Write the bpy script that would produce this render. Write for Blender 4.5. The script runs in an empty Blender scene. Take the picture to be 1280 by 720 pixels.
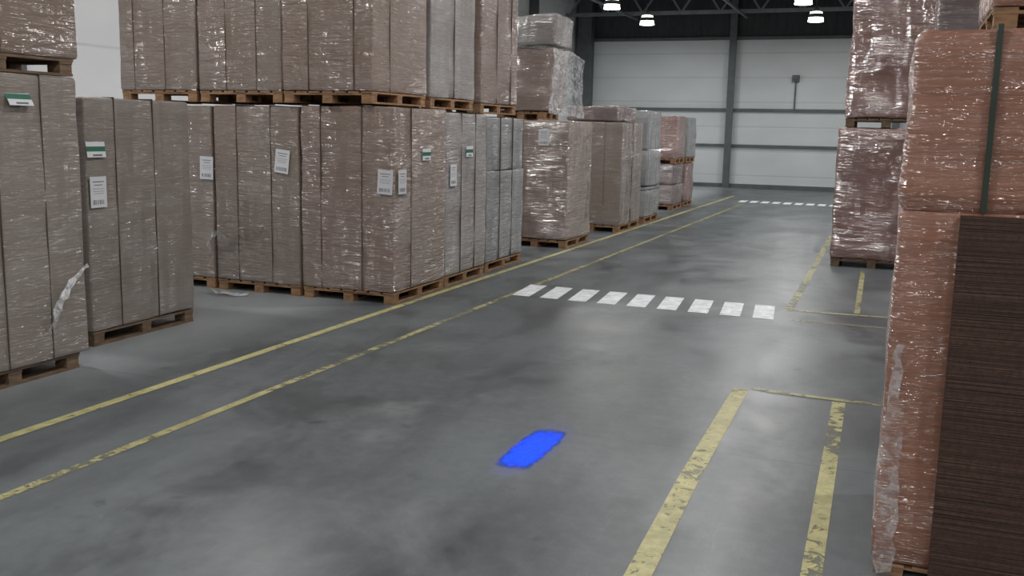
import bpy, bmesh, math, random
from mathutils import Vector, Matrix, noise
random.seed(7)
sc=bpy.context.scene
sc.view_settings.view_transform='Standard'
sc.view_settings.look='None'

def lin(c):
    c/=255.0
    return c/12.92 if c<=0.04045 else ((c+0.055)/1.055)**2.4
def rgb(r,g,b): return (lin(r),lin(g),lin(b),1)

# ------------------------------------------------------------------ materials
def newmat(name):
    m=bpy.data.materials.new(name); m.use_nodes=True
    nt=m.node_tree
    return m,nt,nt.nodes['Principled BSDF'],nt.nodes['Material Output']
def N(nt,t,**kw):
    n=nt.nodes.new(t)
    for k,v in kw.items(): setattr(n,k,v)
    return n
def coords(nt,scale=(1,1,1),rot=(0,0,0),loc=(0,0,0)):
    tc=N(nt,'ShaderNodeTexCoord'); mp=N(nt,'ShaderNodeMapping')
    nt.links.new(tc.outputs['Object'],mp.inputs[0])
    mp.inputs['Scale'].default_value=scale; mp.inputs['Rotation'].default_value=rot; mp.inputs['Location'].default_value=loc
    return mp.outputs[0]
def noi(nt,vec,scale,detail=3,rough=.5,dist=0,typ=None):
    n=N(nt,'ShaderNodeTexNoise')
    if typ: n.noise_type=typ
    n.inputs['Scale'].default_value=scale; n.inputs['Detail'].default_value=detail
    n.inputs['Roughness'].default_value=rough; n.inputs['Distortion'].default_value=dist
    nt.links.new(vec,n.inputs['Vector']); return n.outputs[0]
def ramp(nt,f,a,b,lo=0.0,hi=1.0):
    n=N(nt,'ShaderNodeMapRange'); n.interpolation_type='SMOOTHSTEP'
    nt.links.new(f,n.inputs[0]); n.inputs[1].default_value=a; n.inputs[2].default_value=b
    n.inputs[3].default_value=lo; n.inputs[4].default_value=hi; return n.outputs[0]
def mix(nt,f,a,b,bt='MIX'):
    n=N(nt,'ShaderNodeMix',data_type='RGBA',blend_type=bt)
    if isinstance(f,(int,float)): n.inputs[0].default_value=f
    else: nt.links.new(f,n.inputs[0])
    for s,v in ((6,a),(7,b)):
        if isinstance(v,tuple): n.inputs[s].default_value=v
        else: nt.links.new(v,n.inputs[s])
    return n.outputs[2]
def math2(nt,op,a,b=None):
    n=N(nt,'ShaderNodeMath',operation=op)
    for i,v in enumerate((a,b)):
        if v is None: continue
        if isinstance(v,(int,float)): n.inputs[i].default_value=v
        else: nt.links.new(v,n.inputs[i])
    return n.outputs[0]
def bump(nt,h,strength,dist):
    n=N(nt,'ShaderNodeBump'); n.inputs['Strength'].default_value=strength; n.inputs['Distance'].default_value=dist
    nt.links.new(h,n.inputs['Height']); return n.outputs[0]

def wrapmat(name,col,milk=.3,coat=1.0,seed=0,layer=.04,rough=.2,wr=1.0,ior=2.1):
    """kraft board stack seen through tight, creased, glossy stretch film (film = clear coat)"""
    m,nt,p,o=newmat(name)
    L=nt.links.new
    n1=noi(nt,coords(nt,(.8,.8,2.2),(.22,.12,0),(seed*3.1,seed,0)),1.6,2,.5,.3)
    n2=noi(nt,coords(nt,(.5,.5,70),(0,0,0),(0,0,seed)),1.0,3,.7)
    n3=noi(nt,coords(nt,(3.0,3.0,.45),(0,0,0),(seed,0,0)),1.3,3,.5,.2)
    n4=noi(nt,coords(nt,(.8,.8,6.5),(-.25,.22,0),(0,seed,seed)),1.6,2,.5,.2)
    n5=noi(nt,coords(nt,(.8,.8,8),(.18,-.22,0),(seed,0,seed*2)),1.9,2,.5,.2)
    rip=noi(nt,coords(nt,(1.8,1.8,12),(.06,-.05,0),(seed,0,0)),1.0,4,.62,.5)
    cr4=math2(nt,'ABSOLUTE',math2(nt,'SUBTRACT',n4,.5)); cr5=math2(nt,'ABSOLUTE',math2(nt,'SUBTRACT',n5,.5))
    dark=tuple(c*(1-layer*2) for c in col[:3])+(1,); light=tuple(min(1,c*(1+layer*2)) for c in col[:3])+(1,)
    c=mix(nt,ramp(nt,n2,.3,.7),dark,light)
    f1=ramp(nt,n1,.38,.72,milk*.35,milk*.75)
    fl=math2(nt,'MAXIMUM',ramp(nt,cr4,0,.012,1,0),ramp(nt,cr5,0,.010,1,0))
    patch=ramp(nt,noi(nt,coords(nt,(1,1,1),(0,0,0),(0,seed,0)),1.8,2),.5,.65)
    fl=math2(nt,'MULTIPLY',math2(nt,'MULTIPLY',fl,patch),min(.5,milk*.9))
    f=math2(nt,'MAXIMUM',f1,fl)
    c=mix(nt,f,c,rgb(186,188,192))
    L(c,p.inputs['Base Color'])
    p.inputs['Roughness'].default_value=.55
    p.inputs['Specular IOR Level'].default_value=.3
    hsum=math2(nt,'ADD',math2(nt,'MULTIPLY',n1,1.3),math2(nt,'MULTIPLY',n3,1.2))
    hsum=math2(nt,'ADD',hsum,math2(nt,'MULTIPLY',math2(nt,'MINIMUM',cr4,.08),1.8))
    hsum=math2(nt,'ADD',hsum,math2(nt,'MULTIPLY',math2(nt,'MINIMUM',cr5,.06),1.8))
    # horizontal ripples left by the wrapping film, stronger in some places
    amt=ramp(nt,noi(nt,coords(nt,(1.3,1.3,.4),(0,0,0),(seed*1.7,seed,0)),1.4,2),.40,.60,.2,1.5)
    hsum=math2(nt,'ADD',hsum,math2(nt,'MULTIPLY',rip,amt))
    b=bump(nt,hsum,1.0,.125*wr)
    b2=bump(nt,n2,.2,.008)
    L(b2,p.inputs['Normal']); L(b,p.inputs['Coat Normal'])
    p.inputs['Coat Weight'].default_value=coat; p.inputs['Coat Roughness'].default_value=rough
    p.inputs['Coat IOR'].default_value=ior
    return m

# floor
def floormat():
    m,nt,p,o=newmat('concrete_floor'); L=nt.links.new
    a=noi(nt,coords(nt,(.25,.16,1)),1.2,5,.6,.5)
    b=noi(nt,coords(nt,(1,1,1)),9,6,.7)
    s=noi(nt,coords(nt,(1.1,.35,1),(0,0,.06)),1.2,5,.62,.3)
    bl=noi(nt,coords(nt,(.5,.4,1),(0,0,.3),(7,2,0)),1.7,6,.65,.5)
    c=mix(nt,ramp(nt,a,.3,.7),rgb(74,79,82),rgb(106,111,114))
    c=mix(nt,ramp(nt,b,.35,.75,0,.35),c,rgb(118,122,124))
    c=mix(nt,ramp(nt,s,.42,.74,0,.5),c,rgb(50,54,58))
    c=mix(nt,ramp(nt,bl,.47,.68,0,.6),c,rgb(50,54,58))
    dust=noi(nt,coords(nt,(.5,.5,1),(0,0,.5),(4,0,0)),1.6,5,.65,.5)
    sp=N(nt,'ShaderNodeSeparateXYZ'); L(coords(nt),sp.inputs[0])
    storage=ramp(nt,math2(nt,'ADD',sp.outputs[0],math2(nt,'MULTIPLY',a,.8)),-5.4,-6.6,0,.85)  # storage zone beside the lane: dust plus lamp brightness painted into the colour
    c=mix(nt,storage,c,rgb(160,165,168))
    c=mix(nt,ramp(nt,dust,.52,.76,0,.42),c,rgb(142,145,146))
    scr=noi(nt,coords(nt,(7,.7,1),(0,0,-.12),(3,0,0)),1.2,3,.6,.6)
    c=mix(nt,ramp(nt,math2(nt,'ABSOLUTE',math2(nt,'SUBTRACT',scr,.5)),0,.006,.14,0),c,rgb(136,140,140))
    spots=noi(nt,coords(nt),3.2,4,.6)
    c=mix(nt,ramp(nt,spots,.64,.74,0,.4),c,rgb(40,43,46))
    def joint(out,off,per):
        v=math2(nt,'ABSOLUTE',math2(nt,'SUBTRACT',math2(nt,'FRACT',math2(nt,'DIVIDE',math2(nt,'ADD',out,off),per)),.5))
        return ramp(nt,v,0.0,.010/per,1,0)
    j=joint(sp.outputs[1],-6.7+9.0,6.0)
    c=mix(nt,math2(nt,'MULTIPLY',j,.5),c,rgb(40,41,41))
    L(c,p.inputs['Base Color'])
    L(ramp(nt,bl,.3,.75,.46,.28),p.inputs['Roughness'])
    p.inputs['Specular IOR Level'].default_value=.5
    L(bump(nt,b,.10,.01),p.inputs['Normal'])
    return m
def paintmat(name,col,worn=.5):
    m,nt,p,o=newmat(name); L=nt.links.new
    a=noi(nt,coords(nt,(1,1,1)),11,6,.72,.5)
    g=noi(nt,coords(nt,(1,.7,1)),1.3,3,.6)
    s=math2(nt,'ADD',a,math2(nt,'MULTIPLY',math2(nt,'SUBTRACT',g,.5),.8))
    c=mix(nt,ramp(nt,noi(nt,coords(nt),7,5,.7),.3,.7),col,tuple(x*.62 for x in col[:3])+(1,))
    L(c,p.inputs['Base Color']); p.inputs['Roughness'].default_value=.5
    tr=N(nt,'ShaderNodeBsdfTransparent'); mx=N(nt,'ShaderNodeMixShader')
    L(ramp(nt,s,.74-worn*.3,.85-worn*.3,1,.15),mx.inputs[0])
    L(tr.outputs[0],mx.inputs[1]); L(p.outputs[0],mx.inputs[2]); L(mx.outputs[0],o.inputs[0])
    return m
def plain(name,col,rough=.6,metal=0,var=.12,scale=3,stretch=(1,1,1),spec=.4):
    m,nt,p,o=newmat(name)
    n=noi(nt,coords(nt,stretch),scale,4,.6)
    nt.links.new(mix(nt,ramp(nt,n,.3,.7),tuple(x*(1-var) for x in col[:3])+(1,),tuple(min(1,x*(1+var)) for x in col[:3])+(1,)),p.inputs['Base Color'])
    p.inputs['Roughness'].default_value=rough; p.inputs['Metallic'].default_value=metal
    p.inputs['Specular IOR Level'].default_value=spec
    return m
def panelmat(name,col,per=.3):
    m,nt,p,o=newmat(name); L=nt.links.new
    sp=N(nt,'ShaderNodeSeparateXYZ'); L(coords(nt),sp.inputs[0])
    fr=math2(nt,'FRACT',math2(nt,'DIVIDE',sp.outputs[2],per))
    v=math2(nt,'ABSOLUTE',math2(nt,'SUBTRACT',fr,.5))
    g=ramp(nt,v,0,.05,1,0)
    n=noi(nt,coords(nt,(.3,.3,.6)),1.2,4)
    c=mix(nt,ramp(nt,n,.3,.7),tuple(x*.9 for x in col[:3])+(1,),col)
    c=mix(nt,math2(nt,'MULTIPLY',g,.15),c,rgb(90,92,92))
    L(c,p.inputs['Base Color']); p.inputs['Roughness'].default_value=.5
    L(bump(nt,math2(nt,'MULTIPLY',g,-1),.3,.02),p.inputs['Normal'])
    return m
def corrmat(name,col):
    m,nt,p,o=newmat(name); L=nt.links.new
    n=noi(nt,coords(nt,(.7,.7,90),(0,.01,0)),1,2,.8)
    fl=noi(nt,coords(nt,(60,60,45)),1,2,.6)
    c=mix(nt,ramp(nt,n,.35,.65),tuple(x*.6 for x in col[:3])+(1,),tuple(x*1.2 for x in col[:3])+(1,))
    c=mix(nt,ramp(nt,fl,.4,.62,0,.5),c,tuple(x*.45 for x in col[:3])+(1,))
    L(c,p.inputs['Base Color']); p.inputs['Roughness'].default_value=.85
    L(bump(nt,n,.7,.015),p.inputs['Normal']); return m
def filmmat(name='stretch_film',lo=.3,hi=.9):
    m,nt,p,o=newmat(name); L=nt.links.new
    p.inputs['Base Color'].default_value=rgb(232,233,236); p.inputs['Roughness'].default_value=.15
    n=noi(nt,coords(nt,(6,6,6)),2,5,.6,1)
    L(bump(nt,n,.8,.03),p.inputs['Normal'])
    tr=N(nt,'ShaderNodeBsdfTransparent'); mx=N(nt,'ShaderNodeMixShader')
    L(ramp(nt,n,.35,.65,lo,hi),mx.inputs[0]); L(tr.outputs[0],mx.inputs[1]); L(p.outputs[0],mx.inputs[2]); L(mx.outputs[0],o.inputs[0])
    return m
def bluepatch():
    m,nt,p,o=newmat('painted_blue_light'); L=nt.links.new  # blue of the warning light painted into a floor patch, soft edges
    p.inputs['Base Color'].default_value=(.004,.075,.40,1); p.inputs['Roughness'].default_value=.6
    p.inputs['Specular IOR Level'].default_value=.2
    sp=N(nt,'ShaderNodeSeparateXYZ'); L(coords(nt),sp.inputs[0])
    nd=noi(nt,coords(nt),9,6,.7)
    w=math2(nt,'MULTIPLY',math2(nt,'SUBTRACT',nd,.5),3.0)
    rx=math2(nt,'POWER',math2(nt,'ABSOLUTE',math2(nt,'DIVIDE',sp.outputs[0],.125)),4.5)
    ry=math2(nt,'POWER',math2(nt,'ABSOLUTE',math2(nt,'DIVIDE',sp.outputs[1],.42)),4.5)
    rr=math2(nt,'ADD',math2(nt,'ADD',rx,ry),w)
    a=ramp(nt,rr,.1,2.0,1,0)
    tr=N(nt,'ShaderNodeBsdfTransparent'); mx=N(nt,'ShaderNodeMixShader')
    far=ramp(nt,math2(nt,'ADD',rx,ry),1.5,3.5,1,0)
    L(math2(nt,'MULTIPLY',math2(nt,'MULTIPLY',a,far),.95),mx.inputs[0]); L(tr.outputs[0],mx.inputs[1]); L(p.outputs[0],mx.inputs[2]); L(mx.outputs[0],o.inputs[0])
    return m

M={}
M['floor']=floormat()
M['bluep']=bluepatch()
M['yellow']=paintmat('worn_yellow_paint',rgb(196,189,134),.6)
M['yellow3']=paintmat('worn_yellow_paint_near',rgb(200,193,138),.74)
M['yellow2']=paintmat('worn_yellow_paint_old',rgb(178,172,124),.80)
M['white']=paintmat('white_paint',rgb(250,252,255),.15)
M['wood']=plain('pallet_wood',rgb(150,118,90),.8,0,.3,6,(1,1,4),.2)
M['wood2']=plain('pallet_wood_grey',rgb(116,97,80),.8,0,.3,6,(1,1,4),.2)
M['strap']=plain('strap_dark',rgb(84,73,67),.5)
M['strapg']=plain('strap_green',rgb(48,58,50),.4)
M['paper']=plain('label_paper',rgb(215,216,220),.5,0,.03)
M['ink']=plain('label_ink',rgb(110,110,112),.6)
M['green']=plain('label_green',rgb(40,105,82),.5)
M['wall']=panelmat('wall_panel',rgb(216,221,222),1.0)
M['wallw']=panelmat('wall_panel_left',rgb(240,242,244),1.0)
M['steel']=plain('painted_steel_dark',rgb(96,102,103),.5,.2)
M['steel2']=plain('truss_steel',rgb(130,137,138),.5,.2)
M['roof']=plain('roof_deck',rgb(62,67,69),.7,0,.15,1.5,(6,.2,1))
M['film']=filmmat()
M['filmc']=filmmat('stretch_film_clear',.04,.36)
M['lampshell']=plain('lamp_housing',rgb(150,152,152),.35,.6)
M['corr']=corrmat('dark_corrugated_edges',rgb(78,56,46))
K=dict(
 a=wrapmat('wrapped_kraft_a',rgb(126,114,102),.28,.8,1,wr=.6,ior=1.9),
 b=wrapmat('wrapped_kraft_b',rgb(130,117,105),.28,.8,4,wr=.75,ior=2.0),
 c=wrapmat('wrapped_kraft_c',rgb(128,109,95),.2,1,7,ior=2.3),
 d=wrapmat('wrapped_kraft_d',rgb(134,110,95),.2,1,11,.04,.19,1.15,2.7),
 e=wrapmat('wrapped_kraft_e',rgb(134,124,117),.48,1,15,ior=2.3),
 g=wrapmat('wrapped_grey_g',rgb(120,120,120),.5,1,19,.06,.2,1.2),
 r=wrapmat('wrapped_kraft_red',rgb(132,86,72),.2,1,23,.06,.17,1.3,2.9),
 o=wrapmat('wrapped_kraft_orange',rgb(142,94,72),.12,.9,29,.08,.2,.85,2.1),
 k=wrapmat('wrapped_dark',rgb(104,80,72),.35,1,31,.1,.2,1.3,2.4),
 w=wrapmat('wrapped_milky',rgb(132,120,114),.6,1,37,.05,.17,1.4,2.7),
)

# ------------------------------------------------------------------ mesh helpers
def link(o,parent=None):
    sc.collection.objects.link(o)
    if parent: o.parent=parent
    return o
def meshobj(name,bm,mats,parent=None,smooth=False,loc=(0,0,0)):
    me=bpy.data.meshes.new(name); bm.to_mesh(me); bm.free()
    for m in mats: me.materials.append(m)
    if smooth:
        for p in me.polygons: p.use_smooth=True
    o=bpy.data.objects.new(name,me); o.location=loc
    return link(o,parent)
def box(bm,x0,x1,y0,y1,z0,z1,mi=0,M4=None):
    vs=[]
    for z in (z0,z1):
        for (x,y) in ((x0,y0),(x1,y0),(x1,y1),(x0,y1)):
            v=Vector((x,y,z))
            if M4: v=M4@v
            vs.append(bm.verts.new(v))
    for f in ((0,3,2,1),(4,5,6,7),(0,1,5,4),(1,2,6,5),(2,3,7,6),(3,0,4,7)):
        fc=bm.faces.new([vs[i] for i in f]); fc.material_index=mi
def beam(bm,a,b,w,mi=0):
    a=Vector(a); b=Vector(b); d=b-a; L=d.length
    q=d.to_track_quat('Z','Y').to_matrix().to_4x4()
    box(bm,-w/2,w/2,-w/2,w/2,0,L,mi,Matrix.Translation(a)@q)
def pallet(parent,w,d,h=.144,seed=0,mat='wood'):
    bm=bmesh.new(); rnd=random.Random(seed)
    t=.022 if h>.1 else .012
    n=7
    bw=w/ (n+ (n-1)*.25)
    for i in range(n):
        x=-w/2+i*(w-bw)/(n-1)
        j=rnd.uniform(-.006,.006)
        box(bm,x,x+bw,-d/2+j,d/2+j,h-t,h-.001)
    for yy in (-d/2+.006,-.07,d/2-.146):
        box(bm,-w/2+.003,w/2-.003,yy,yy+.14,h-2*t,h-t)
        for xx in (-w/2+.008,-.07,w/2-.148):
            box(bm,xx,xx+.14,yy+.004,yy+.136,t,h-2*t)
    for xx in (-w/2+.004,-.07,w/2-.146):
        box(bm,xx,xx+.142,-d/2+.004,d/2-.004,0.0,t)
    o=meshobj('pallet_base',bm,[M[mat]],parent)
    return o
def rbox(w,d,h,r=.03,seed=0,amp=.007,lean=(0,0),step=.13,bulge=0):
    """rounded, slightly uneven stretch wrapped block, z from 0..h"""
    bm=bmesh.new()
    half=(w/2,d/2,h/2)
    def axis(hh):
        n=max(4,int(2*(hh-r)/step))
        inner=[-(hh-r)+2*(hh-r)*i/n for i in range(n+1)]
        return [-hh,-hh+r*.3]+inner+[hh-r*.3,hh]
    ax=[axis(v) for v in half]
    cache={}
    def vert(p):
        k=tuple(round(c,5) for c in p)
        if k in cache: return cache[k]
        q=Vector(p); inn=Vector([max(-(half[i]-r),min(half[i]-r,q[i])) for i in range(3)])
        dl=q-inn
        if dl.length>1e-9:
            q=inn+dl.normalized()*r
            nrm=dl.normalized()
        else: nrm=Vector((0,0,1))
        s=Vector((q.x*1.7+seed*5.3,q.y*1.7,q.z*2.2+seed))
        dsp=noise.noise(s)*amp*1.6+noise.noise(Vector((q.x*1.2+seed,q.y*1.2,q.z*13)))*amp*.8
        t=(q.z+half[2])/h
        q=q+nrm*(dsp+bulge*math.sin(math.pi*t))
        if q.z<-half[2]: q.z=-half[2]
        q.x+=lean[0]*t; q.y+=lean[1]*t
        v=bm.verts.new((q.x,q.y,q.z+half[2])); cache[k]=v; return v
    for a,b,c,sg in ((0,1,2,1),(0,1,2,-1),(1,2,0,1),(1,2,0,-1),(2,0,1,1),(2,0,1,-1)):
        for i in range(len(ax[a])-1):
            for j in range(len(ax[b])-1):
                pts=[]
                for (ii,jj) in ((i,j),(i+1,j),(i+1,j+1),(i,j+1)):
                    p=[0,0,0]; p[a]=ax[a][ii]; p[b]=ax[b][jj]; p[c]=sg*half[c]; pts.append(vert(p))
                if sg<0: pts.reverse()
                if len(set(pts))==4:
                    try: bm.faces.new(pts)
                    except ValueError: pass
    return bm
def label(parent,side,u,z,w,h,d,cx=0,rot=0,kind='a4'):
    bm=bmesh.new()
    box(bm,-w/2,w/2,-.0015,.0015,-h/2,h/2,0)
    if kind=='a4':
        for k,(zz,ww,hh) in enumerate(((.32,.7,.03),(.22,.5,.025),(.1,.75,.012),(.02,.7,.012),(-.05,.6,.012))):
            box(bm,-w*ww/2,w*ww/2,-.0025,-.001,h*zz,h*(zz+hh),1)
        x=-w*.36; rr=random.Random(int(u*100))
        while x<w*.34:
            b=rr.uniform(.004,.011); box(bm,x,x+b,-.0025,-.001,-h*.4,-h*.25,1); x+=b+rr.uniform(.005,.012)
    else:
        box(bm,-w*.5,w*.5,-.0025,-.001,-h*.12,h*.2,2)
        box(bm,-w*.2,w*.3,-.0025,-.001,-h*.42,-h*.3,1)
    o=meshobj('paper_label',bm,[M['paper'],M['ink'],M['green']],parent)
    if side=='f':
        o.location=(u,-d,z); o.rotation_euler=(0,rot,0)
    else:
        o.location=(d,u,z); o.rotation_euler=(rot,0,math.radians(90))
    return o
def load(x0,x1,y0,y1,z0,z1,mat='d',seed=1,straps_f=(),straps_r=(),labels=(),lean=(0,0),pal=True,name='wrapped_cardboard_pallet',
         inset=(0,0),amp=.007,r=.03,tiers=None,pmat='wood',bulge=0.0,rot=0.0,palh=.144):
    e=bpy.data.objects.new(name,None); e.empty_display_size=.2
    cx,cy=(x0+x1)/2,(y0+y1)/2; w,d=x1-x0,y1-y0
    e.location=(cx,cy,z0); e.rotation_euler=(0,0,rot); link(e)
    ph=0
    if pal:
        pallet(e,w-.02-inset[0],d-.02-inset[1],palh,seed,pmat); ph=palh+.001
    H=z1-z0-ph
    tiers=tiers or [1.0]
    zc=ph
    tot=sum(tiers)
    for i,tf in enumerate(tiers):
        th=H*tf/tot
        bm=rbox(w-(.03 if i%2 else 0),d-(.03 if i%2 else 0),th-(.004 if len(tiers)>1 else 0),r,seed+i*2.7,amp,lean,.12,bulge)
        meshobj('cardboard_stack',bm,[K[mat]],e,True,(0,0,zc))
        zc+=th
    if straps_f or straps_r:
        bm=bmesh.new(); s=.0045; g=.003+amp*.5
        for fx in straps_f:
            x=-w/2+fx*w
            box(bm,x-s,x+s,-d/2-g,-d/2+.01,ph+.01,ph+H)
            box(bm,x-s,x+s,d/2-.01,d/2+g,ph+.01,ph+H)
            box(bm,x-s,x+s,-d/2-g,d/2+g,ph+H-.005,ph+H+.006)
        for fy in straps_r:
            y=-d/2+fy*d
            box(bm,w/2-.01,w/2+g,y-s,y+s,ph+.01,ph+H)
            box(bm,-w/2-g,-w/2+.01,y-s,y+s,ph+.01,ph+H)
            box(bm,-w/2-g,w/2+g,y-s,y+s,ph+H-.004,ph+H+.007)
        meshobj('packing_straps',bm,[M['strap']],e)
    for (sd,u,z,kind,ro) in labels:
        if sd=='f': label(e,'f',u-cx,z-z0,.21 if kind=='a4' else .2,.3 if kind=='a4' else .13,d/2+.009+amp,0,ro,kind)
        else: label(e,'r',u-cy,z-z0,.21 if kind=='a4' else .24,.3 if kind=='a4' else .15,w/2+.009+amp,0,ro,kind)
    return e

# ------------------------------------------------------------------ room
XL,XR,YB,YF,ZC=-13.3,12.0,42.0,-18.0,8.4
def slab(name,x0,x1,y0,y1,z0,z1,mat):
    bm=bmesh.new(); box(bm,x0,x1,y0,y1,z0,z1); return meshobj(name,bm,[M[mat]])
slab('floor',XL-.2,XR+.2,YF-.2,YB+.2,-.2,0,'floor')
slab('wall_back',XL,XR,YB,YB+.2,0,ZC,'wall')
slab('wall_left',XL-.2,XL,YF,YB,0,ZC,'wallw')
slab('wall_right',XR,XR+.2,YF,YB,0,ZC,'wall')
slab('wall_front',XL,XR,YF-.2,YF,0,ZC,'wall')
slab('ceiling',XL-.2,XR+.2,YF-.2,YB+.2,ZC,ZC+.2,'roof')
slab('trim_1',XL+.001,XR-.001,YB-.06,YB-.001,6.15,ZC-.001,'roof')
slab('baseboard_back',XL+.001,XR-.001,YB-.1,YB-.001,.0,.16,'steel')
bm=bmesh.new()
for x in (-6.55,-.1,6.3):
    box(bm,x-.12,x+.12,YB-.3,YB-.12,0,ZC-.01)
    box(bm,x-.14,x+.14,YB-.34,YB-.28,0,ZC-.01)
box(bm,-13.1,-12.5,YB-.6,YB-.12,0,ZC-.01)
for z,t in ((1.74,.10),(3.2,.11),(6.08,.12)):
    box(bm,XL+.05,XR-.05,YB-.14,YB-.02,z-t/2,z+t/2)
meshobj('wall_frame_columns',bm,[M['steel']])
bm=bmesh.new()
for y in (36,30,24,18,12,6,0,-6,-12):
    box(bm,XL+.002,XL+.3,y-.14,y+.14,0,ZC-.01)
    box(bm,XR-.3,XR-.002,y-.14,y+.14,0,ZC-.01)
meshobj('side_wall_columns',bm,[M['steel']])
bm=bmesh.new(); box(bm,-4.14,-3.86,YB-.22,YB-.02,4.35,4.6); box(bm,-4.03,-3.97,YB-.07,YB-.02,3.2,4.4)
box(bm,-4.06,-3.94,YB-.3,YB-.2,4.42,4.53)
meshobj('wall_mounted_siren',bm,[M['steel']])
bm=bmesh.new()
for y in (40.2,34.5,28.8,23.1,17.4,11.7,6,.3,-5.4,-11.1):
    zl,zh=6.95,8.1
    for z in (zl,zh): box(bm,XL+.05,XR-.05,y-.07,y+.07,z-.07,z+.07)
    n=16; dx=(XR-XL-.4)/n
    for i in range(n):
        x=XL+.2+i*dx
        beam(bm,(x,y,zl),(x+dx/2,y,zh),.07); beam(bm,(x+dx/2,y,zh),(x+dx,y,zl),.07)
for x in (-12,-9.5,-6.5,-3.5,-.5,2.5,5.5,8.5):
    box(bm,x-.05,x+.05,YF+.1,YB-.1,8.18,8.34)
for x in (-10.5,-6.0,-1.4,3.5):
    box(bm,x-.04,x+.04,YF+.1,YB-.7,6.8,6.88)
meshobj('roof_trusses',bm,[M['steel2']])

# ------------------------------------------------------------------ lamps
def emit(name,col,s):
    m,nt,p,o=newmat(name); p.inputs['Base Color'].default_value=(0.8,.8,.8,1)
    p.inputs['Emission Color'].default_value=col; p.inputs['Emission Strength'].default_value=s; return m
M['glow']=emit('lamp_diffuser',(1,.93,.84,1),9)
POWER=106
def lamp(x,y):
    e=bpy.data.objects.new('high_bay_lamp',None); e.location=(x,y,6.3); link(e)
    bm=bmesh.new(); n=24
    prof=[(.27,0),(.275,.02),(.25,.09),(.17,.2),(.1,.26),(.09,.4),(.02,.42),(.015,.62)]
    rings=[[bm.verts.new((r*math.cos(2*math.pi*i/n),r*math.sin(2*math.pi*i/n),z)) for i in range(n)] for r,z in prof]
    for a,b in zip(rings[:-1],rings[1:]):
        for i in range(n): bm.faces.new((a[i],a[(i+1)%n],b[(i+1)%n],b[i]))
    meshobj('reflector_housing',bm,[M['lampshell']],e,True)
    bm=bmesh.new()
    ring=[bm.verts.new((.2*math.cos(2*math.pi*i/n),.2*math.sin(2*math.pi*i/n),.2)) for i in range(n)]
    c=[bm.verts.new((.27*math.cos(2*math.pi*i/n),.27*math.sin(2*math.pi*i/n),-.13)) for i in range(n)]
    for i in range(n): bm.faces.new((ring[i],ring[(i+1)%n],c[(i+1)%n],c[i]))
    bm.faces.new(c)
    meshobj('diffuser',bm,[M['glow']],e,True)
    l=bpy.data.lights.new('high_bay_light','AREA'); l.shape='DISK'; l.size=.45; l.energy=POWER; l.color=(1,.995,.985)
    o=bpy.data.objects.new('light_source',l); o.location=(0,0,-.15); link(o,e)
for x in (-9.05,-3.0,3.05):
    for k in range(11): lamp(x,37.1-4.9*k)

# ------------------------------------------------------------------ floor markings
def strip(name,pts,w,mat,z=.003):
    bm=bmesh.new(); L=[];R=[]
    fine=[]
    for (a,b) in zip(pts[:-1],pts[1:]):
        a=Vector(a);b=Vector(b);n=max(1,int((b-a).length/.5))
        for i in range(n): fine.append(a.lerp(b,i/n))
    fine.append(Vector(pts[-1]))
    for i,p in enumerate(fine):
        d=(fine[min(i+1,len(fine)-1)]-fine[max(i-1,0)]).normalized(); nrm=Vector((-d.y,d.x))
        L.append(bm.verts.new((p.x+nrm.x*w/2,p.y+nrm.y*w/2,z))); R.append(bm.verts.new((p.x-nrm.x*w/2,p.y-nrm.y*w/2,z)))
    for i in range(len(fine)-1): bm.faces.new((L[i],R[i],R[i+1],L[i+1]))
    return meshobj(name,bm,[M[mat]])
strip('yellow_floor_line',[(-5.66,-2),(-5.66,4.9),(-5.63,12.2),(-5.43,30.6),(-5.35,36)],.10,'yellow')
strip('yellow_floor_line',[(-4.77,-2),(-4.76,4.1),(-4.75,6.8),(-4.71,11.7),(-4.51,29.4),(-4.47,32)],.08,'yellow2')
strip('yellow_floor_line',[(-1.0,2),(-1.05,4.6),(-1.09,6.1),(-1.11,8.55)],.135,'yellow3')
strip('yellow_floor_line',[(-1.02,8.56),(.9,8.46)],.08,'yellow2',.0035)
strip('yellow_floor_line',[(-.2,2),(-.24,4.93),(-.29,8.45)],.105,'yellow3')
strip('yellow_floor_line',[(-1.12,12.7),(-1.19,21.6),(-1.2,26)],.10,'yellow2')
strip('yellow_floor_line',[(-1.1,12.78),(.6,12.86)],.08,'yellow2',.0035)
strip('yellow_floor_line',[(-.31,12.95),(-.37,17.3)],.07,'yellow2')
strip('yellow_floor_line',[(-1.05,12.12),(.6,12.06)],.04,'yellow2')
def crosswalk(name,x0,y0,dx,dy,n,w,l,sl):
    bm=bmesh.new()
    for i in range(n):
        x=x0+dx*i;y=y0+dy*i
        v=[bm.verts.new(c) for c in ((x,y,.004),(x+w,y-.005,.004),(x+w+sl,y+l,.004),(x+sl,y+l,.004))]
        bm.faces.new(v)
    return meshobj(name,bm,[M['white']])
crosswalk('crosswalk_marking',-4.68,12.2,.4,-.022,9,.25,.98,-.09)
crosswalk('crosswalk_marking',-4.75,32.9,.36,-.02,9,.24,.9,0)

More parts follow.
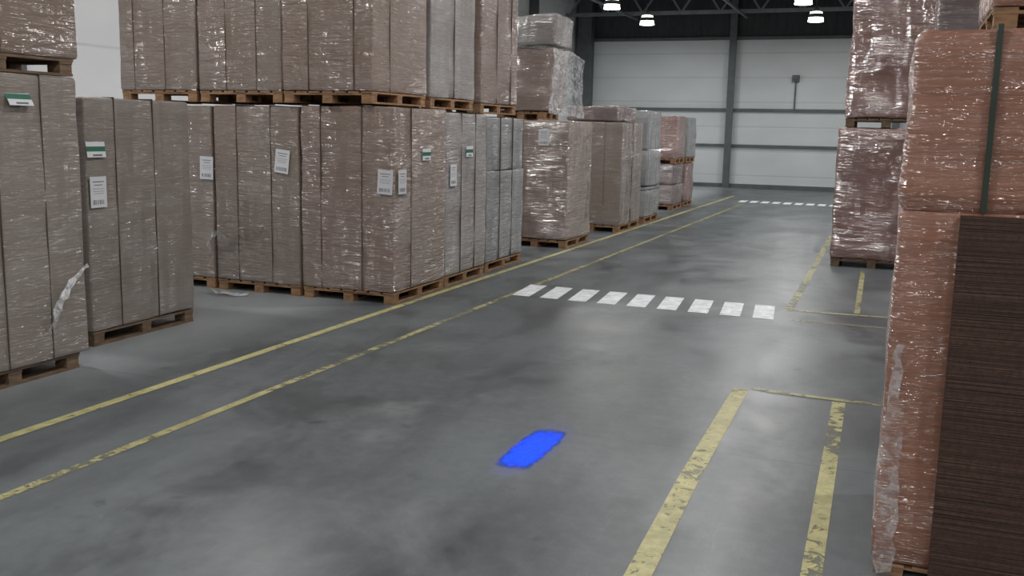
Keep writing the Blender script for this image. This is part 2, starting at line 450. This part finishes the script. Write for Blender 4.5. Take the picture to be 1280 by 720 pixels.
# ------------------------------------------------------------------ left loads, lower layer
load(-8.05,-6.7,5.2,6.78,0,2.57,'b',1,(),(.45,.74),[('r',6.14,2.38,'grn',-.5)],inset=(.04,.16),pmat='wood2')
load(-8.05,-6.7,3.5,5.1,0,2.57,'a',2,(),(.35,.7),(),inset=(.04,.1),pmat='wood2')
load(-8.57,-7.22,7.37,8.88,0,2.43,'a',3,(.4,),(.26,.62),[('r',7.5,1.52,'a4',0),('r',7.49,1.93,'grn',-.12)],pmat='wood2')
load(-9.76,-8.43,10.8,12.3,0,2.43,'c',4,(.5,),(),[('f',-8.51,1.62,'a4',.03)])
load(-8.4,-7.09,10.8,12.3,0,2.44,'c',5,(.28,.68),(),[('f',-7.33,1.74,'a4',.12)])
load(-7.06,-5.72,10.8,12.3,0,2.45,'d',6,(.22,.66),(.3,),[('f',-5.84,1.53,'a4',.05),('r',10.98,1.53,'a4',0),('r',11.66,1.86,'grn',0)],amp=.009)
load(-7.06,-5.74,12.34,13.78,0,2.42,'e',7,(),(.35,.7),[('r',12.55,1.56,'a4',0),('r',13.1,1.88,'grn',0)],amp=.009)
load(-7.1,-5.8,13.95,15.55,0,2.39,'g',8,(),(.33,.66),(),amp=.012,r=.03,tiers=[.62,.36])
load(-6.98,-5.68,17.6,19.12,0,2.38,'d',9,(.3,),(),[('f',-6.17,2.07,'a4',0)],amp=.014,r=.04)
load(-6.9,-5.58,21.08,22.9,0,2.41,'c',10,(.3,.7),(.5,),(),amp=.012)
load(-6.9,-5.6,23.5,25.0,0,2.72,'g',11,(),(),(),amp=.02,r=.04,tiers=[.25,.04,.34,.36])
load(-7.1,-5.88,28.1,29.4,0,1.32,'k',12,(),(),(),amp=.02,r=.05,tiers=[.5,.5])
load(-7.1,-5.86,28.1,29.4,1.33,2.68,'r',13,(),(),(),amp=.02,r=.05)
load(-7.1,-5.88,29.7,31.0,0,1.32,'r',14,(),(),(),amp=.02,r=.05)
load(-7.1,-5.86,29.7,31.0,1.33,2.68,'g',15,(),(),(),amp=.02,r=.05)
# ---- upper layer
load(-8.05,-6.72,5.2,6.84,2.58,4.8,'d',21,(),(.5,),(),inset=(.0,.1),pmat='wood2')
load(-9.86,-8.6,10.75,12.25,2.48,4.75,'c',22,(.2,.6),())
load(-8.57,-7.28,10.75,12.25,2.48,4.75,'c',23,(.34,.7),())
load(-7.25,-5.97,10.7,12.2,2.48,4.75,'d',24,(.3,.8),(.3,))
load(-7.25,-5.96,12.3,13.8,2.47,4.7,'e',25,(),(.5,),amp=.012)
load(-7.25,-5.93,13.98,15.5,2.44,4.7,'d',26,(),(.4,.8),amp=.012)
e7=load(-7.25,-6.15,17.65,18.6,2.4,3.72,'d',27,(),(),(),lean=(.14,-.05),amp=.03,r=.04,pmat='wood',inset=(.1,.1))
load(-7.1,-6.0,17.6,18.7,3.76,4.3,'w',28,(),(),(),lean=(.03,0),amp=.03,r=.05,pal=False,name='wrapped_cardboard_bundle')
load(-6.9,-5.75,21.2,22.9,2.43,2.75,'k',29,(),(),(),amp=.025,r=.03,pal=False,name='wrapped_cardboard_bundle')
# slack film hanging off the leaning load
bm=bmesh.new(); rows=[]
for i in range(15):
    t=i/14; row=[]
    for j in range(11):
        u=j/10
        p0=Vector((-6.12+.14*t,17.62-.05*t,2.52+1.2*t)); p1=Vector((-5.78+.02*t,18.75-.1*t,2.42+1.12*t))
        q=p0.lerp(p1,u); q.x+=.10*math.sin(u*math.pi)*(.4+.6*t)
        q+=noise.noise_vector(Vector((q.x*3,q.y*3,q.z*4)))*.06
        row.append(bm.verts.new(q-e7.location))
    rows.append(row)
for a,b in zip(rows[:-1],rows[1:]):
    for j in range(10): bm.faces.new((a[j],a[j+1],b[j+1],b[j]))
M['filmm']=filmmat('stretch_film_milky',.15,.6)
meshobj('slack_film',bm,[M['filmm']],e7,True)
# ---- second row behind
for i,(y,hh,mt) in enumerate(((17.6,2.4,'c'),(21.1,2.4,'d'),(28.1,2.5,'c'))):
    load(-8.5,-7.2,y,y+1.5,0,hh,mt,40+i,(.3,.7),())
for i,y in enumerate((13.0,14.6)):
    load(-8.45,-7.2,y,y+1.45,0,2.42,'c',44+i,(.3,.7),())

# ------------------------------------------------------------------ right loads
load(-.93,.42,17.6,19.0,0,2.34,'r',51,(),(),(),amp=.02,r=.04,pmat='wood2')
load(-.85,.45,17.65,19.0,2.36,4.7,'r',52,(),(),(),amp=.02,r=.05,pmat='wood2')
load(.32,1.6,12.0,13.4,0,2.45,'k',53,(),(),())
load(.32,1.6,12.0,13.4,2.47,4.8,'k',54,(),(),(),amp=.02)
load(.52,1.8,7.4,8.7,0,2.9,'o',55,(),(),())
load(.52,1.8,7.4,8.7,2.92,4.9,'o',56,(),(),())
e=load(.035,1.33,5.1,6.3,0,1.86,'o',57,(),(),(),amp=.008,r=.035,palh=.06)
bm=rbox(1.29,1.19,.86,.05,61,.016,(0,0),.06,.0)
meshobj('upper_cardboard_stack',bm,[K['o']],e,True,(0.005,0,1.85))
bm=bmesh.new(); box(bm,-.378,.66,-.675,-.605,.05,1.845)
o=meshobj('dark_sheet_stack',bm,[M['corr']],e)
bm=bmesh.new(); box(bm,-.295,-.27,-.617,-.59,1.86,2.72); meshobj('edge_strap',bm,[M['strapg']],e)

# ------------------------------------------------------------------ loose film
def film(name,pts,w,seed,parent=None,mat='film',sidev=None):
    bm=bmesh.new(); rows=[]
    fine=[]
    P=[Vector(p) for p in pts]
    for a,b in zip(P[:-1],P[1:]):
        for i in range(6): fine.append(a.lerp(b,i/6))
    fine.append(P[-1])
    n=5
    for i,p in enumerate(fine):
        t=i/(len(fine)-1); ww=w*(.35+.65*math.sin(math.pi*min(1,t*1.1+.1)))
        d=(fine[min(i+1,len(fine)-1)]-fine[max(i-1,0)]).normalized()
        side=Vector(sidev) if sidev else d.cross(Vector((.8,.2,.5))).normalized()
        row=[]
        for j in range(n+1):
            s=(j/n-.5)*ww
            q=p+side*s
            nn=noise.noise_vector(q*14+Vector((seed,0,0)))*.025
            q=q+nn
            if q.z<.006: q.z=.006
            row.append(bm.verts.new(q))
        rows.append(row)
    for a,b in zip(rows[:-1],rows[1:]):
        for j in range(n): bm.faces.new((a[j],a[j+1],b[j+1],b[j]))
    return meshobj(name,bm,[M[mat]],parent,True)
film('loose_stretch_film',[(-6.66,6.33,.42),(-6.62,6.35,.55),(-6.62,6.42,.68),(-6.64,6.55,.8),(-6.66,6.77,.93)],.08,3)
film('loose_stretch_film',[(-8.45,10.7,.62),(-8.35,10.66,.78),(-8.1,10.68,.82),(-7.8,10.72,.88),(-7.6,10.77,.9)],.13,5)
film('loose_stretch_film',[(-8.4,10.68,.5),(-8.42,10.66,.65),(-8.36,10.68,.8)],.12,6)
film('stretch_film_scrap',[(-8.3,10.45,.03),(-8.1,10.4,.05),(-7.85,10.45,.03),(-7.7,10.5,.02)],.22,9)
film('slack_film_edge',[(-.59,-.63,.03),(-.6,-.64,.4),(-.6,-.63,.8),(-.6,-.62,1.2)],.12,12,e,'filmc',(1,0,0))

# ------------------------------------------------------------------ blue forklift warning spot
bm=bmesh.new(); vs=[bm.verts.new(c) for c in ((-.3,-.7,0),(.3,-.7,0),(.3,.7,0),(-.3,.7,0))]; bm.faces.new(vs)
o=meshobj('painted_light_spot',bm,[M['bluep']],None,False,(-2.22,6.25,.003))  # painted patch under the spotlight, deepens the blue of its light pool
src=Vector((-2.22,.6,2.6)); tgt=Vector((-2.215,6.22,0))
l=bpy.data.lights.new('blue_warning_spotlight','SPOT'); l.energy=1; l.spot_size=math.radians(30); l.spot_blend=.0; l.shadow_soft_size=.004
l.use_nodes=True; nt=l.node_tree; em=nt.nodes['Emission']; L=nt.links.new
em.inputs['Color'].default_value=(0.0,.045,1,1)
tc=N(nt,'ShaderNodeTexCoord')
nd=N(nt,'ShaderNodeTexNoise'); nd.inputs['Scale'].default_value=170; nd.inputs['Detail'].default_value=4; L(tc.outputs['Normal'],nd.inputs['Vector'])
sp=N(nt,'ShaderNodeSeparateXYZ'); L(tc.outputs['Normal'],sp.inputs[0])
wob=math2(nt,'MULTIPLY',math2(nt,'SUBTRACT',nd.outputs[0],.5),.022)
def q(o,half,ex=4.0):
    v=math2(nt,'ABSOLUTE',math2(nt,'ADD',math2(nt,'DIVIDE',o,sp.outputs[2]),wob))
    return math2(nt,'POWER',math2(nt,'DIVIDE',v,half),ex)
r1=math2(nt,'ADD',q(sp.outputs[0],.0170),q(sp.outputs[1],.0240))
m1=ramp(nt,r1,.2,1.9,1,0)
r2=math2(nt,'ADD',q(sp.outputs[0],.036,2),q(sp.outputs[1],.052,2))
m2=ramp(nt,r2,0,1.0,1,0)
tot=math2(nt,'ADD',m1,math2(nt,'MULTIPLY',m2,.16))
nz=N(nt,'ShaderNodeTexNoise'); nz.inputs['Scale'].default_value=260; L(tc.outputs['Normal'],nz.inputs['Vector'])
tot=math2(nt,'MULTIPLY',tot,ramp(nt,nz.outputs[0],.3,.7,.4,1.5))
L(math2(nt,'MULTIPLY',tot,20000),em.inputs['Strength'])
lo=bpy.data.objects.new('blue_warning_spotlight',l); lo.location=src
lo.rotation_euler=(tgt-src).to_track_quat('-Z','Y').to_euler(); link(lo)

# ------------------------------------------------------------------ world + camera
w=bpy.data.worlds.new('world'); sc.world=w; w.use_nodes=True
w.node_tree.nodes['Background'].inputs[0].default_value=(.5,.5,.5,1); w.node_tree.nodes['Background'].inputs[1].default_value=.1
f=1230.0
Y=Vector((482,188,-f)).normalized()
U=Vector((156,7648,f)); U=(U-Y*U.dot(Y)).normalized()
Xv=Y.cross(U).normalized()
Mx=Matrix((Xv,Y,U)).to_4x4(); Mx.translation=Vector((0,0,2.2))
cam=bpy.data.cameras.new('camera'); cam.sensor_width=36; cam.lens=36*f/1280; cam.clip_end=200
co=bpy.data.objects.new('camera',cam); co.matrix_world=Mx; link(co); sc.camera=co
